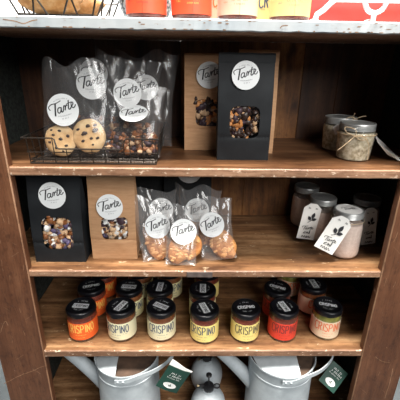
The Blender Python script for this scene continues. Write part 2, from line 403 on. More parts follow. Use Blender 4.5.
for x0, x1, ox0, nm in ((XL, XIL, XL, 'l'), (XIR, XR, XR, 'r')):
    mb = MB(); mb.box(x0, x1, -.004, .018, 0, 1.5500, 0, .0022, 1)
    st = mb.build('stile', [W_STILE, W_WORN], unit)
    sc_ = MB(); rs_ = random.Random(5 if nm == 'l' else 6); mpz = lambda u, v: (u, -.0042, v)
    if nm == 'l': SL = [[(-.494, .700), (-.470, .715), (-.440, .733), (-.4255, .738), (-.3900, .757), (-.3790, .762)], [(-.470, .870), (-.462, .890), (-.452, .905), (-.448, .893)]]
    else: SL = [[(.480, .790), (.500, .775), (.522, .770)], [(.535, .750), (.537, .700), (.536, .640)]]
    for P_ in SL: sc_.ribbon([(x+rs_.uniform(-1, 1)*.0006, z+rs_.uniform(-1, 1)*.0006) for x, z in sm2(P_, 6)], .0016, mpz)
    for k in range(26):
        x = rs_.uniform(x0+.008, x1-.008); z = rs_.uniform(.65, 1.4); l_ = rs_.uniform(.004, .03); a_ = rs_.choice((1.5, 1.4, 1.7, .6, 2.4))
        sc_.ribbon([(x, z), (x+l_*.5*cos(a_)+.0006, z+l_*.5*sin(a_)), (x+l_*cos(a_), z+l_*sin(a_))], rs_.uniform(.0004, .0010), mpz)
    so = sc_.build('scratches', W_WORN, st); so['kind'] = 'stuff'
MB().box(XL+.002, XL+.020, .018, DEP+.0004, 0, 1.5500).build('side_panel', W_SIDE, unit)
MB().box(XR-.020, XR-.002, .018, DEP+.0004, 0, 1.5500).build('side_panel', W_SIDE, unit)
MB().box(XL, XR, DEP+.0155, DEP+.020, 0, 1.5500).build('light_leak_backing', W_SIDE, unit)  # unseen sheet added behind the planks to stop light leaking through seams
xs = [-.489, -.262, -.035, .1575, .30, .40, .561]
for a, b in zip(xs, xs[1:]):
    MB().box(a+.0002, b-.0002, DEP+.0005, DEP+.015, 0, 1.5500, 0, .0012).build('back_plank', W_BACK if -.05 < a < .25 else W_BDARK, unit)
DARKP = noisy('tarnished_plate', [(.3, (.05, .038, .034)), (.7, (.13, .10, .092))], 60, .8, .0, b=.2)
MB().box(-.012, .048, -.0028, -.0012, 1.0312, 1.0455, 0, .0006).build('edge_plate', DARKP, unit)

# ------------------------------------------------------------------ pesto / sauce jars
JR, JH = .0368, .088
def lid_rot(): return 0
def make_jar(base_col, ink_col, sauce_col, label, group, rot=0, seed=0, lidtype=0, lidrot=0, loc=(0, 0, 0), dark=False):
    t = thing('sauce_jar', label, 'jar', loc, (0, 0, rot), group)
    t.scale = (1.03, 1.03, 1.03)
    key = (base_col, ink_col, sauce_col, lidtype, round(lidrot, 2))
    lm = PAPER[base_col]; im = PAPER[ink_col]; sm_ = PAPER[sauce_col]
    R = JR
    g = MB(); g.lathe([(.0, .0012), (R*.86, 0), (R*.97, .003), (R, .008), (R, .060), (R*.985, .066), (R*.92, .0715), (R*.92, .077)], 40)
    g.build('glass_body', GLASS, t, True)
    s = MB(); s.lathe([(0, .0022), (R*.84, .002), (R*.94, .005), (R*.965, .009), (R*.965, .060), (R*.95, .0660), (R*.88, .0715), (0, .0718)], 36)
    s.build('sauce', sm_, t, True)
    lb = MB(); a0, a1 = -pi/2-radians(179.7), -pi/2+radians(179.7)
    lb.lathe([(R+.0001, .0085), (R+.0004, .0086), (R+.0004, .0584), (R+.0001, .0585)], 48, a0=a0, a1=a1)
    lo = lb.build('label', lm, t, True)
    mp = lambda u, v: ((R+.0008)*sin(u/R), -(R+.0008)*cos(u/R), v)
    tx = MB(); caps(tx, 'CRISPINO', mp, -.034, .0310, .0235, .068, .0023, 0)
    mp2 = mp
    small_line(tx, mp2, -.013, .013, .0225, .0032, .0006, 0, seed)
    small_line(tx, mp2, -.030, -.020, .0265, .0035, .0006, 0, seed+1)
    small_line(tx, mp2, .019, .031, .0265, .0035, .0006, 0, seed+2)
    small_line(tx, mp2, -.012, .010, .0145, .0026, .0005, 0, seed+3)
    tx.build('lettering', im, lo); tx = MB(); bk_ = pi*R
    small_line(tx, mp, bk_-.014, bk_+.014, .030, .0035, .0006, 0, seed+4); small_line(tx, mp, bk_-.010, bk_+.010, .024, .0028, .0005, 0, seed+5)
    small_line(tx, mp, bk_-.030, bk_-.022, .027, .0035, .0006, 0, seed+6)
    tx.build('small_print', im, lo)
    ld = MB(); rl = R*1.02
    prof = [(0, .0735), (rl*.97, .0735), (rl, .0745), (rl, .0820), (rl*.985, .0850), (rl*.94, .0872), (rl*.88, .0876), (rl*.86, .0868), (0, .0868)]
    ld.lathe(prof, 44, wob=lambda a, z: 1+(.006*cos(a*40) if .0740 < z < .083 else 0)); lo2 = ld.build('lid', LIDBLK, t, True, 50)
    lp = MB(); cr, sr = cos(lidrot), sin(lidrot)
    mq = lambda u, v, z=.0871: (u*cr-v*sr, u*sr+v*cr, z)
    if lidtype == 0:
        lp.add([mq(-.020, -.0095), mq(.020, -.0095), mq(.020, .0075), mq(-.020, .0075)], [(0, 1, 2, 3)], 0)
        mr = lambda u, v: mq(u, v, .0873)
        caps(lp, 'CRISPINO', mr, -.0175, -.0055, .009, .035, .0014, 1)
    else:
        caps(lp, 'CRISPINO', lambda u, v: mq(u, v, .0872), -.0210, -.006, .0105, .042, .0026, 0)
    small_line(lp, lambda u, v: mq(u, v, .0872), -.012, .012, -.0195, .0045, .0008, 0, 11, .003)
    small_line(lp, lambda u, v: mq(u, v, .0872), -.013, .013, .0165, .0045, .0008, 0, 12, -.003)
    lp.build('lid_print', [LIDPR, INK], lo2)
    return t
PAPER = {'peach': mat('light_peach_label', (.62, .47, .34), .5), 'lemon': mat('light_lemon_label', (.66, .54, .22), .5), 'orange': mat('orange_label', (.86, .13, .022), .5), 'red': mat('red_label', (.72, .055, .030), .5),
         'cream': mat('cream_label', (.80, .76, .52), .5), 'yellow': mat('yellow_label', (.88, .72, .25), .5),
         'pale': mat('pale_yellow_label', (.84, .77, .44), .5), 'beige': mat('beige_label', (.74, .58, .42), .5),
         'bright': mat('bright_orange_label', (.88, .085, .03), .5), 'pinkcream': mat('peach_cream_label', (.80, .64, .46), .5),
         'i_gold': mat('gold_ink', (1.0, .62, .14), .5), 'i_navy': NAVY, 'i_red': mat('dark_red_ink', (.20, .03, .03), .5),
         'i_orange': mat('orange_ink', (.80, .16, .05), .5), 'i_grey': mat('charcoal_ink', (.10, .09, .07), .6),
         's_red': noisy('tomato_sauce', [(.3, (.09, .012, .006)), (.7, (.30, .05, .018))], 60, .35, b=.3),
         's_amber': noisy('amber_relish', [(.3, (.12, .03, .006)), (.7, (.30, .09, .02))], 60, .35, b=.3),
         's_green': noisy('green_pickle', [(.3, (.12, .13, .02)), (.7, (.42, .38, .08))], 50, .35, b=.3)}
def d(a): return radians(a)
row = 'sauce jars on the third shelf'
J = [
 ('orange', 'i_gold', 's_red', -.2905, .0690, d(6), 0, d(-12), 'sauce jar with orange label and gold lettering, leftmost of the front row'),
 ('cream', 'i_navy', 's_amber', -.1865, .0690, d(-16), 0, d(80), 'sauce jar with cream label and navy lettering, second from left in front row'),
 ('cream', 'i_navy', 's_amber', -.0800, .0690, d(6), 0, d(-35), 'cream labelled sauce jar with navy lettering, third from left in front row'),
 ('yellow', 'i_navy', 's_red', .0355, .0610, d(-12), 0, d(-58), 'yellow labelled sauce jar in the middle of the front row, another jar close behind'),
 ('yellow', 'i_grey', 's_red', .1450, .0640, d(6), 1, d(0), 'yellow labelled sauce jar standing alone with an empty space behind it'),
 ('red', 'i_red', 's_red', .2475, .0670, d(-4), 0, d(-70), 'sauce jar with bright red label and dark lettering in the front row'),
 ('pinkcream', 'i_orange', 's_green', .3670, .0740, d(-8), 1, d(-8), 'pale labelled green pickle jar with orange lettering at the right end of front row'),
 ('orange', 'i_gold', 's_red', -.2870, .1570, d(20), 1, d(0), 'orange labelled sauce jar directly behind the leftmost front jar'),
 ('pale', 'i_navy', 's_amber', -.1787, .1540, d(25), 0, d(-30), 'cream labelled sauce jar behind the second front jar from left'),
 ('pale', 'i_navy', 's_amber', -.0911, .1530, d(0), 0, d(85), 'cream labelled sauce jar behind the third front jar from left'),
 ('pale', 'i_navy', 's_red', .0319, .1460, d(0), 0, d(88), 'yellow labelled sauce jar directly behind the middle front jar'),
 ('red', 'i_red', 's_red', .2490, .1530, d(-30), 1, d(4), 'red labelled sauce jar in shade behind the bright red front jar'),
 ('beige', 'i_orange', 's_amber', .3586, .1700, d(25), 0, d(70), 'beige labelled sauce jar in shade behind the green pickle jar'),
 ('orange', 'i_gold', 's_red', -.2750, .2450, d(10), 0, d(0), 'orange labelled sauce jar at the back left under the second shelf'),
 ('pale', 'i_navy', 's_amber', -.1600, .2450, d(10), 0, d(0), 'cream labelled sauce jar in the back row next to the orange one'),
 ('pale', 'i_navy', 's_amber', -.0680, .2450, d(20), 0, d(0), 'cream labelled sauce jar in the back row behind the third column'),
 ('yellow', 'i_navy', 's_red', .0480, .2380, d(-20), 0, d(0), 'yellow labelled sauce jar in the back row behind the middle column'),
 ('beige', 'i_orange', 's_green', .3150, .2570, d(0), 0, d(0), 'beige labelled sauce jar at the back between the red and pickle columns'),
]
for k, (c, i, s_, x, y, r, lt, lr, lab) in enumerate(J):
    make_jar(c, i, s_, lab, row, r, k, lt, lr, (x-.001, y-.004, S3+.0002))

# ------------------------------------------------------------------ nuggets shared by bag windows
def nuggets(name, boxs, n, size, mats, weights, label, cat, M0, seed=1, flat=.6):
    rnd = random.Random(seed); mb = MB(); (x0, x1), (y0, y1), (z0, z1) = boxs
    for k in range(n):
        c = M0 @ Vector((rnd.uniform(x0, x1), rnd.uniform(y0, y1), rnd.uniform(z0, z1)))
        q = rnd.choices(range(len(mats)), weights)[0]
        mb.blob(c, size*rnd.uniform(.55, 1.15), k+seed*50, (rnd.uniform(.6, 1.3), rnd.uniform(.5, 1), rnd.uniform(flat, 1.2)), q, 5, .5)
    o = mb.build(name, mats, None, True, 60); tag(o, label, cat, None, 'stuff'); return o

# ------------------------------------------------------------------ paper bags with a window
def paper_bag(name, label, m, x, y, z, w, h, dp, win=None, lab=None, rz=0, lean=0, foldh=.022, ltilt=.12, group='paper snack bags', flare=0, contents=None):
    t = thing(name, label, 'paper bag', (x, y, z), (lean, 0, rz), group)
    def yf(px, pz):
        u = px/(w/2); v = pz/h
        back = dp*.36*max(0, (v-.30)/.70)**1.3
        bulge = -.004*(1-u*u)*max(0, sin(pi*min(1, v*1.15)))
        cr = .0016*noise.noise(Vector((px*26+x*9, pz*17, 1)))*(0 if v < .02 else 1)
        crease = .0022*math.exp(-((pz-.052)/.0022)**2)
        return back+bulge+cr+crease
    hw = lambda pz: w/2*(1+flare*pz/h)
    mb = MB()
    if win:
        wx0, wx1, wz0, wz1 = win; rr = .010; n = 96; cx, cz = (wx0+wx1)/2, (wz0+wz1)/2
        inner = []; outer = []
        for i in range(n):
            a = 2*pi*i/n; ca, sa = cos(a), sin(a); e = 5
            ex, ez = (wx1-wx0)/2, (wz1-wz0)/2
            r = 1/((abs(ca)**e+abs(sa)**e)**(1/e)); inner.append((cx+ex*r*ca, cz+ez*r*sa))
        # outer rectangle hit along same ray
        for (ix, iz) in inner:
            dx, dz = ix-cx, iz-cz; ks = []
            if dx > 1e-7: ks.append((w/2-cx)/dx)
            if dx < -1e-7: ks.append((-w/2-cx)/dx)
            if dz > 1e-7: ks.append((h-cz)/dz)
            if dz < -1e-7: ks.append((0-cz)/dz)
            k = min(ks); outer.append((cx+dx*k, cz+dz*k))
        for cxn, czn in ((-w/2, 0), (w/2, 0), (-w/2, h), (w/2, h)):
            j = min(range(n), key=lambda q: (outer[q][0]-cxn)**2+(outer[q][1]-czn)**2); outer[j] = (cxn, czn)
        K = 14; vs = []
        for k in range(K+1):
            f = k/K
            for i in range(n):
                px = inner[i][0]*(1-f)+outer[i][0]*f; pz = inner[i][1]*(1-f)+outer[i][1]*f
                vs.append((px*(hw(pz)/(w/2)), yf(px, pz), pz))
        mb.add(vs, [(k*n+i, k*n+(i+1) % n, (k+1)*n+(i+1) % n, (k+1)*n+i) for k in range(K) for i in range(n)])
    else:
        a, b = 12, 24
        vs = [((-w/2+w*i/a)*(hw(h*j/b)/(w/2)), yf(-w/2+w*i/a, h*j/b), h*j/b) for j in range(b+1) for i in range(a+1)]
        mb.add(vs, [(j*(a+1)+i, j*(a+1)+i+1, (j+1)*(a+1)+i+1, (j+1)*(a+1)+i) for j in range(b) for i in range(a)])
    b = 24; vs = []
    for j in range(b+1):
        pz = h*j/b; v = j/b; yb = dp*(1-.52*max(0, (v-.30)/.70)**1.3); g = .016*max(0, (v-.2)/.8)**.8
        X = hw(pz); f0 = yf(-w/2, pz); f1 = yf(w/2, pz)
        vs += [(-X, f0, pz), (-X+g, (f0+yb)/2, pz), (-X, yb, pz), (X, yb, pz), (X-g, (f1+yb)/2, pz), (X, f1, pz)]
    fs = [(j*6+k, j*6+k+6, j*6+k+7, j*6+k+1) for j in range(b) for k in range(5)]; fs.append((0, 1, 2, 3, 4, 5)); fs.append(tuple(b*6+k for k in range(6)))
    mb.add(vs, fs)
    mb.build('bag_body', m, t, True, 30)
    # folded-over top
    ft = MB(); a = 12; vs = []
    X = hw(h)
    for pz, o_, side in ((h-foldh, -.0012, 0), (h-foldh*.5, -.0022, 0), (h-.001, -.0020, 0), (h+.003, .002, 0), (h+.002, dp*.48-.36*dp*0, 1), (h-foldh, dp*.50, 1)):
        for i in range(a+1):
            px = -X+2*X*i/a
            vs.append((px*1.004, (yf(px*.98, min(pz, h))+o_) if not side else o_+.002, pz+.0008*noise.noise(Vector((px*40, x, 0)))))
    ft.add(vs, [(j*(a+1)+i, j*(a+1)+i+1, (j+1)*(a+1)+i+1, (j+1)*(a+1)+i) for j in range(5) for i in range(a)])
    ft.build('folded_top', m, t, True, 30)
    if win:
        wf = MB(); a, b = 8, 8; e = .003; vs = []
        for j in range(b+1):
            for i in range(a+1):
                px = wx0-e+(wx1-wx0+2*e)*i/a; pz = wz0-e+(wz1-wz0+2*e)*j/b
                vs.append((px, yf(px, pz)+.0022+.0012*noise.noise(Vector((px*90, pz*60, 3))), pz))
        wf.add(vs, [(j*(a+1)+i, j*(a+1)+i+1, (j+1)*(a+1)+i+1, (j+1)*(a+1)+i) for j in range(b) for i in range(a)])
        wf.build('window_film', WINF, t, True, 80)
    if lab:
        lx, lz, lr = lab; round_label(t, lx, min(yf(lx, lz), yf(lx, lz+lr*.7), yf(lx-lr*.7, lz), yf(lx, lz-lr*.7))-.0022, lz, lr, ltilt, -.13)
    if contents and win:
        mt, wt, nm, lb, cat, seed, size = contents
        bpy.context.view_layer.update()
        M0 = Matrix.Translation((x, y, z)) @ Matrix.Rotation(rz, 4, 'Z') @ Matrix.Rotation(lean, 4, 'X')
        yy = yf(cx, cz)
        nuggets(nm, ((wx0-.003, wx1+.003), (yy+.009, yy+.018), (wz0-.002, wz1+.002)), 120, size, mt, wt, lb, cat, M0, seed)
    return t

mixA = ([GRAN2, GRAN1, GRAN3, GRAN4, WHITEP], (9, 4, 2, 2, 3), 'snack_mix', 'pale nut and berry mix showing in the window of the left black bag on the second shelf', 'snack mix', 3, .0085)
paper_bag('paper_bag', 'black paper bag with nut mix in its window, beside the left post', BLACKP, -.3135, .037, S2+.0003, .1180, .220, .062,
          (-.033, .036, .036, .116), (-.001, .168, .0305), contents=mixA)
mixB = ([GRAN2, GRAN1, GRAN3, GRAN4, WHITEP], (9, 3, 4, 1, 4), 'snack_mix', 'nut brittle pieces showing in the window of the kraft bag on the second shelf', 'snack mix', 5, .008)
paper_bag('paper_bag', 'brown kraft paper bag standing on the second shelf between a black bag and clear bags', KRAFT, -.1880, .053, S2+.0003, .1080, .222, .060,
          (-.026, .036, .054, .112), (-.003, .137, .0305), contents=mixB, foldh=.035)
paper_bag('paper_bag', 'charcoal paper bag at the back of the second shelf behind the clear biscuit bags', BLACKP, -.0130, .205, S2+.0003, .1300, .215, .06,
          None, (.004, .178, .0345))
paper_bag('paper_bag', 'black paper bag in deep shade behind the kraft bag on the second shelf', BLACKP, -.1420, .245, S2+.0003, .1150, .215, .055, None, None)
mixC = ([CHOC, ORNG, GRAN2, GRAN3], (5, 3, 3, 2), 'snack_mix', 'dark chocolate shards showing in the window of the black bag on the top shelf', 'snack mix', 7, .0085)
paper_bag('paper_bag', 'black paper bag with round label standing in front of two kraft bags', BLACKP, .1120, .0700, S1+.0003, .1150, .221, .055,
          (-.032, .032, .050, .118), (-.003, .180, .0290), contents=mixC, foldh=.016, flare=.03)
mixD = ([CHOC, GRAN3, ORNG, GRAN2], (5, 3, 2, 2), 'snack_mix', 'dark chocolate pieces in the window of the kraft bag left of the black bag', 'snack mix', 9, .009)
paper_bag('paper_bag', 'kraft paper bag with round label, partly behind the left edge of the black bag', KRAFT, .0400, .1620, S1+.0003, .1220, .220, .055,
          (-.034, .032, .060, .122), (-.003, .176, .0300), contents=mixD, foldh=.014)
paper_bag('paper_bag', 'kraft paper bag hidden behind the black bag except its top and right edge', KRAFT, .1480, .1350, S1+.0003, .0900, .229, .055, None, None, foldh=.02)

# ------------------------------------------------------------------ cellophane bags
def film_bag(label, loc, w, h, dp, lean=0, rz=0, labels=(), seed=1, group='clear cellophane bags', roll=0, fan=.22, fm=None):
    t = thing('cellophane_bag', label, 'clear bag', loc, (lean, roll, rz), group)
    a, b = 44, 56; sd = Vector((seed*5.1, seed*2.3, 0))
    rf = random.Random(seed*7+1); tri = lambda t_: abs((t_ % 1)-.5)*2
    folds = [(rf.uniform(-.9, .9), rf.uniform(-1, 1), rf.uniform(0, 1), rf.uniform(.35, 1)) for _ in range(7)]
    def pos(u, v, s):
        prof = (sin(pi*min(1, v/.62)**.75) if v < .62 else 0)
        th = dp/2*prof*sqrt(max(0, 1-u*u))+.0008
        rid = abs(noise.noise(Vector((u*3.2+v*2, v*2.6, s*.7))+sd)); rid2 = abs(noise.noise(Vector((u*7+v*4, v*2.5-u*2, 4+s))+sd))+.5*abs(noise.noise(Vector((u*13-v*5, v*6, 8+s))+sd))
        cr = (.004*rid+sum(.0042*k_*tri(a_*u+b_*v*1.4+c_+s*.23) for a_, b_, c_, k_ in folds))*(.25+v)*(1-abs(u)**6*.7)
        x = u*w/2*(1+fan*(v**2)-.05*sin(pi*v))+.004*noise.noise(Vector((v*4, u, 9))+sd)*v
        z = h*v*(1+.16*noise.noise(Vector((u*1.2, 2, 2))+sd)*max(0, (v-.5)*2)**1.5)
        return (x, s*th+s*0-cr+.006*v, z)
    mb = MB()
    for s in (-1, 1):
        vs = [pos(-1+2*i/a, j/b, s) for j in range(b+1) for i in range(a+1)]
        mb.add(vs, [(j*(a+1)+i, j*(a+1)+i+1, (j+1)*(a+1)+i+1, (j+1)*(a+1)+i) for j in range(b) for i in range(a)])
    mb.build('film', FILM if group != 'clear cellophane bags' else HAZE, t, True, 12)
    for L_ in labels:
        lx, lz, lr, tl = L_[:4]; pt = L_[4] if len(L_) > 4 else 0; yo = L_[5] if len(L_) > 5 else 0; sp = len(L_) > 6
        u, v = lx/(w/2), lz/h
        yy = min(pos(u+du, v+dv, -1)[1] for du in (-.25, 0, .25) for dv in (-.1, 0, .1))
        round_label(t, lx, yy-.0015+yo, lz, lr, tl, pt, sp)
    return t, Matrix.Translation(loc) @ Matrix.Rotation(rz, 4, 'Z') @ Matrix.Rotation(roll, 4, 'Y') @ Matrix.Rotation(lean, 4, 'X')

def cookie_mesh(mb, r, th, seed, n=30, amp=.06):
    prof = [(0, 0), (.7, 0), (.93, .12), (1, .42), (.93, .75), (.72, .95), (.4, 1.02), (0, 1.0)]
    vs = []; m = n
    for pr, pz in prof:
        for i in range(m):
            a = 2*pi*i/m; dd = Vector((cos(a)*pr, sin(a)*pr, pz))
            k = 1+amp*noise.noise(Vector((cos(a)*1.4, sin(a)*1.4, seed*3.3))); q = .10*noise.noise(dd*3.5+Vector((seed, 0, 0)))
            vs.append((cos(a)*pr*r*k, sin(a)*pr*r*k, (pz+q*(1 if pz > .3 else 0))*th))
    fs = [(j*m+i, j*m+(i+1) % m, (j+1)*m+(i+1) % m, (j+1)*m+i) for j in range(len(prof)-1) for i in range(m)]
    mb.add(vs, fs)
def chip_cookie(label, Mw, r, th, seed, chips):
    t = thing('chocolate_chip_cookie', label, 'cookie', group='cookies in the wire tray'); t.matrix_world = Mw
    mb = MB(); cookie_mesh(mb, r, th, seed); mb.build('biscuit', COOKIE, t, True, 60)
    for k, (a, b, s) in enumerate(chips):
        c = MB(); c.blob((a*r, b*r, th*.98), s*r, k+seed*9, (1.2, .8, .45), 0, 6, .4); c.build('chocolate_chip', CHOC, t, True, 60)
    return t
def almond_biscuit(label, Mw, r, th, seed):
    t = thing('almond_biscuit', label, 'biscuit', group='almond biscuits in clear bags'); t.matrix_world = Mw
    mb = MB(); cookie_mesh(mb, r, th, seed, 30, .16); mb.v = [(x*.92, y*1.22, z) for x, y, z in mb.v]; mb.build('biscuit', MACA, t, True, 60)
    rnd = random.Random(seed); f = MB()
    for k in range(26):
        q = sqrt(rnd.random())*.86; a = rnd.random()*2*pi; c = Vector((.92*q*cos(a)*r, 1.22*q*sin(a)*r, th*(1.03-.18*q*q)))
        f.blob(c, r*.15, k+seed*40, (1.3, .7, .28), 0, 5, .3)
    o = f.build('almond_flakes', ALM, t, True, 60); o['kind'] = 'stuff'
    return t
def facing(Mb, x, y, z, tilt=0, spin=0, turn=0):
    """cookie standing up inside a bag, its top towards -Y"""
    return Mb @ Matrix.Translation((x, y, z)) @ Matrix.Rotation(turn, 4, 'Z') @ Matrix.Rotation(radians(90)+tilt, 4, 'X') @ Matrix.Rotation(spin, 4, 'Z')

# second shelf, almond biscuits
lean = radians(-20)
b1, M1 = film_bag('clear bag of almond biscuits on the second shelf, front left of its cluster', (-.0790, .046, S2+.004), .080, .150, .034, lean, radians(10), [(.010, .082, .0300, .05)], 1, roll=radians(-8))
b2, M2 = film_bag('clear bag of almond biscuits nearest the shelf edge in the middle of the cluster', (-.0275, .020, S2+.004), .074, .140, .034, lean, radians(0), [(.003, .081, .0300, .18)], 2, roll=radians(3))
b3, M3 = film_bag('clear bag with two large almond biscuits, rightmost of the cluster on the second shelf', (.0660, .044, S2+.004), .088, .150, .036, lean, radians(-10), [(.000, .088, .0300, .22)], 3, roll=radians(-14))
b4, M4 = film_bag('clear bag behind the front left biscuit bag, its label half covered', (-.0900, .092, S2+.004), .090, .150, .030, lean*.7, radians(6), [(.014, .104, .0300, .05)], 4)
b5, M5 = film_bag('clear bag behind the middle biscuit bag, its crumpled top standing highest', (.0100, .092, S2+.004), .100, .158, .030, lean*.7, radians(-6), [(.000, .104, .0300, .2)], 5)
almond_biscuit('almond biscuit in the front left clear bag on the second shelf', facing(M1, .004, .008, .040, 0, .1), .034, .014, 11)
almond_biscuit('almond biscuit low in the middle clear bag, nearest the shelf edge', facing(M2, -.006, .006, .034, .1, -.1), .027, .015, 12)
almond_biscuit('almond biscuit tucked behind at the right side of the middle clear bag', facing(M2, .024, .014, .044, 0, -.3, -.3), .028, .013, 13)
almond_biscuit('large almond biscuit low in the rightmost clear bag', facing(M3, .016, .006, .036, 0, .5), .032, .015, 14)
almond_biscuit('almond biscuit higher up and behind in the rightmost clear bag', facing(M3, -.012, .022, .060, 0, .6), .033, .012, 15)
almond_biscuit('almond biscuit in the clear bag behind the front left one', facing(M4, 0, .008, .044, 0, .2), .034, .013, 16)
almond_biscuit('almond biscuit in the clear bag behind the middle one', facing(M5, 0, .008, .044, 0, -.2), .034, .013, 17)

# ------------------------------------------------------------------ wire tray with its bags, upper shelf
tr = thing('wire_tray', 'low black wire tray on the upper shelf holding clear cookie bags', 'tray', (0, 0, S1))
TX0, TX1, TY0, TY1 = -.3400, -.0780, .0235, .235
rw = .0013
rm = MB()
for z in (.0022, .0095):
    e = 0 if z < .005 else .002
    rm.tube([(TX0+e, TY0+e, z), (TX1-e, TY0+e, z), (TX1-e, TY1-e, z), (TX0+e, TY1-e, z)], .0019, 6, closed=True)
rm.build('base_rim', WIRE, tr, True)
mm = MB()
for k in range(1, 30):
    y = TY0+(TY1-TY0)*k/30; mm.tube([(TX0, y, .004), (TX1, y, .004)], .0007, 4)
for k in range(1, 34):
    x = TX0+(TX1-TX0)*k/34; mm.tube([(x, TY0, .0048), (x, TY1, .0048)], .0007, 4)
mm.build('mesh_base', WIRE, tr)
rr_ = MB()
ex = .006
zt, zl = .0560, .034
fr = [(TX0-ex-.004, TY0-ex, zt), (-.2865, TY0-ex, zt), (-.2830, TY0-ex, zt-.003), (-.2800, TY0-ex, zl+.003), (-.2760, TY0-ex, zl), (-.150, TY0-ex, zl), (-.1440, TY0-ex, zl+.003), (-.1400, TY0-ex, zt-.003), (-.1370, TY0-ex, zt), (TX1+ex, TY0-ex, zt)]
rr_.tube(fr+[(TX1+ex, TY1+ex, zt), (TX0-ex, TY1+ex, zt)], .0016, 6, closed=True)
rr_.build('top_rail', WIRE, tr, True)
for k in range(11):
    x = TX0+(TX1-TX0)*k/10; zz = zl if -.279 < x < -.143 else zt
    MB().tube([(x, TY0, .002), (x, TY0-ex, zz)], rw*.85, 5).build('upright_wire', WIRE, tr)
    MB().tube([(x, TY1, .002), (x, TY1+ex, zt)], rw*.85, 5).build('upright_wire', WIRE, tr)
for k in range(1, 7):
    y = TY0+(TY1-TY0)*k/7
    for x, s in ((TX0, -1), (TX1, 1)): MB().tube([(x, y, .002), (x+s*ex, y, zt)], rw*.85, 5).build('upright_wire', WIRE, tr)
MB().tube([(TX0-3*ex/5, TY0-ex*.45, .026), (TX1+ex*.5, TY0-ex*.45, .026), (TX1+ex*.5, TY1+ex*.5, .026), (TX0-ex*.5, TY1+ex*.5, .026)], rw*.8, 5, closed=True).build('middle_rail', WIRE, tr)

g2 = 'clear bags in the wire tray'
zb = S1+.0075
c1, N1 = film_bag('clear bag of chocolate chip cookies at the front left of the wire tray', (-.2520, .062, zb), .150, .192, .036, radians(-8), 0, [(-.020, .098, .0330, .22)], 21, g2, fan=-.16)
c2, N2 = film_bag('clear bag behind the cookies, its label printed with a dark sprig', (-.2330, .125, zb), .130, .200, .034, radians(-8), 0, [(.004, .148, .0340, .05, 0, 0, 1)], 22, g2)
c3, N3 = film_bag('clear bag at the back of the tray, its label peeking above another', (-.2180, .182, zb), .130, .200, .030, radians(-6), 0, [(-.018, .168, .0330, .1)], 23, g2)
c4, N4 = film_bag('clear bag of toasted granola at the front right of the wire tray', (-.1350, .062, zb), .128, .150, .040, radians(-14), 0, [(.009, .092, .0300, .15, -.85, -.008)], 24, g2, fan=.2)
c5, N5 = film_bag('clear bag behind the granola with an upright round label', (-.1430, .112, zb), .120, .215, .034, radians(-8), 0, [(-.003, .130, .0310, .15)], 25, g2, fan=.3)
c6, N6 = film_bag('clear bag at the back right of the tray with a faint round label', (-.1120, .175, zb), .120, .218, .030, radians(-6), radians(-5), [(.000, .138, .0290, .1)], 26, g2, fan=.3)
CH1 = [(.1, .1, .12), (-.35, .35, .10), (.4, -.3, .11), (-.2, -.45, .10), (.05, .6, .10), (.55, .3, .12), (-.6, -.1, .09), (.2, -.65, .08), (-.45, .65, .07)]
CH2 = [(-.1, .25, .17), (.3, .5, .12), (.55, .1, .16), (-.4, -.1, .10), (.1, -.2, .10), (-.3, .6, .09), (.45, -.35, .10), (0, -.55, .08), (.7, .35, .10)]
chip_cookie('chocolate chip cookie on the left in the wire tray, behind the tall rail', facing(N1, -.036, .004, .034, 0, 0), .0345, .013, 1, CH1)
chip_cookie('chocolate chip cookie on the right, leaning towards the middle of the tray', facing(N1, .026, .004, .044, 0, .5), .0370, .013, 2, CH2)
nuggets('granola', ((-.054, .054), (-.010, .010), (.010, .050)), 240, .0068, [GRAN1, GRAN2, GRAN3, CHOC], (7, 2, 2, 2), 'toasted brown granola clusters in the front right clear bag', 'granola', N4, 15)
nuggets('granola', ((-.05, .05), (-.010, .010), (.004, .074)), 200, .0075, [GRAN3, GRAN1, GRAN2, CHOC], (3, 3, 1, 4), 'dark granola in the clear bag behind the cookies', 'granola', N2, 16)
nuggets('granola', ((-.045, .045), (-.010, .010), (.004, .060)), 150, .0075, [GRAN1, GRAN2, CHOC], (4, 1, 3), 'brown granola in the clear bag with the upright label', 'granola', N5, 17)

# ------------------------------------------------------------------ mason jars
def sq(a, z): return 1
def leafy(mb, mp, cx, cy, s, rot=0.0):
    R_ = lambda x, y: (cx+s*(x*cos(rot)-y*sin(rot)), cy+s*(x*sin(rot)+y*cos(rot)))
    mb.ribbon([R_(*p) for p in sm2([(-.5, -.9), (0, -.5), (.2, 0)])], .10*s, mp, 0)
    for (bx, by, tx, ty, wd) in ((-.1, -.5, -.6, .25, .26), (.1, -.2, .30, .95, .28), (.0, -.45, .85, -.1, .26)):
        ax = Vector((tx-bx, ty-by)); nn = Vector((-ax.y, ax.x)).normalized()*wd
        P = []
        for k in range(9):
            f = k/8; P.append(R_(*(Vector((bx, by))+ax*f+nn*sin(pi*f))))
        for k in range(7, 0, -1):
            f = k/8; P.append(R_(*(Vector((bx, by))+ax*f-nn*sin(pi*f))))
        mb.add([mp(*p) for p in P], [tuple(range(len(P)))], 0)
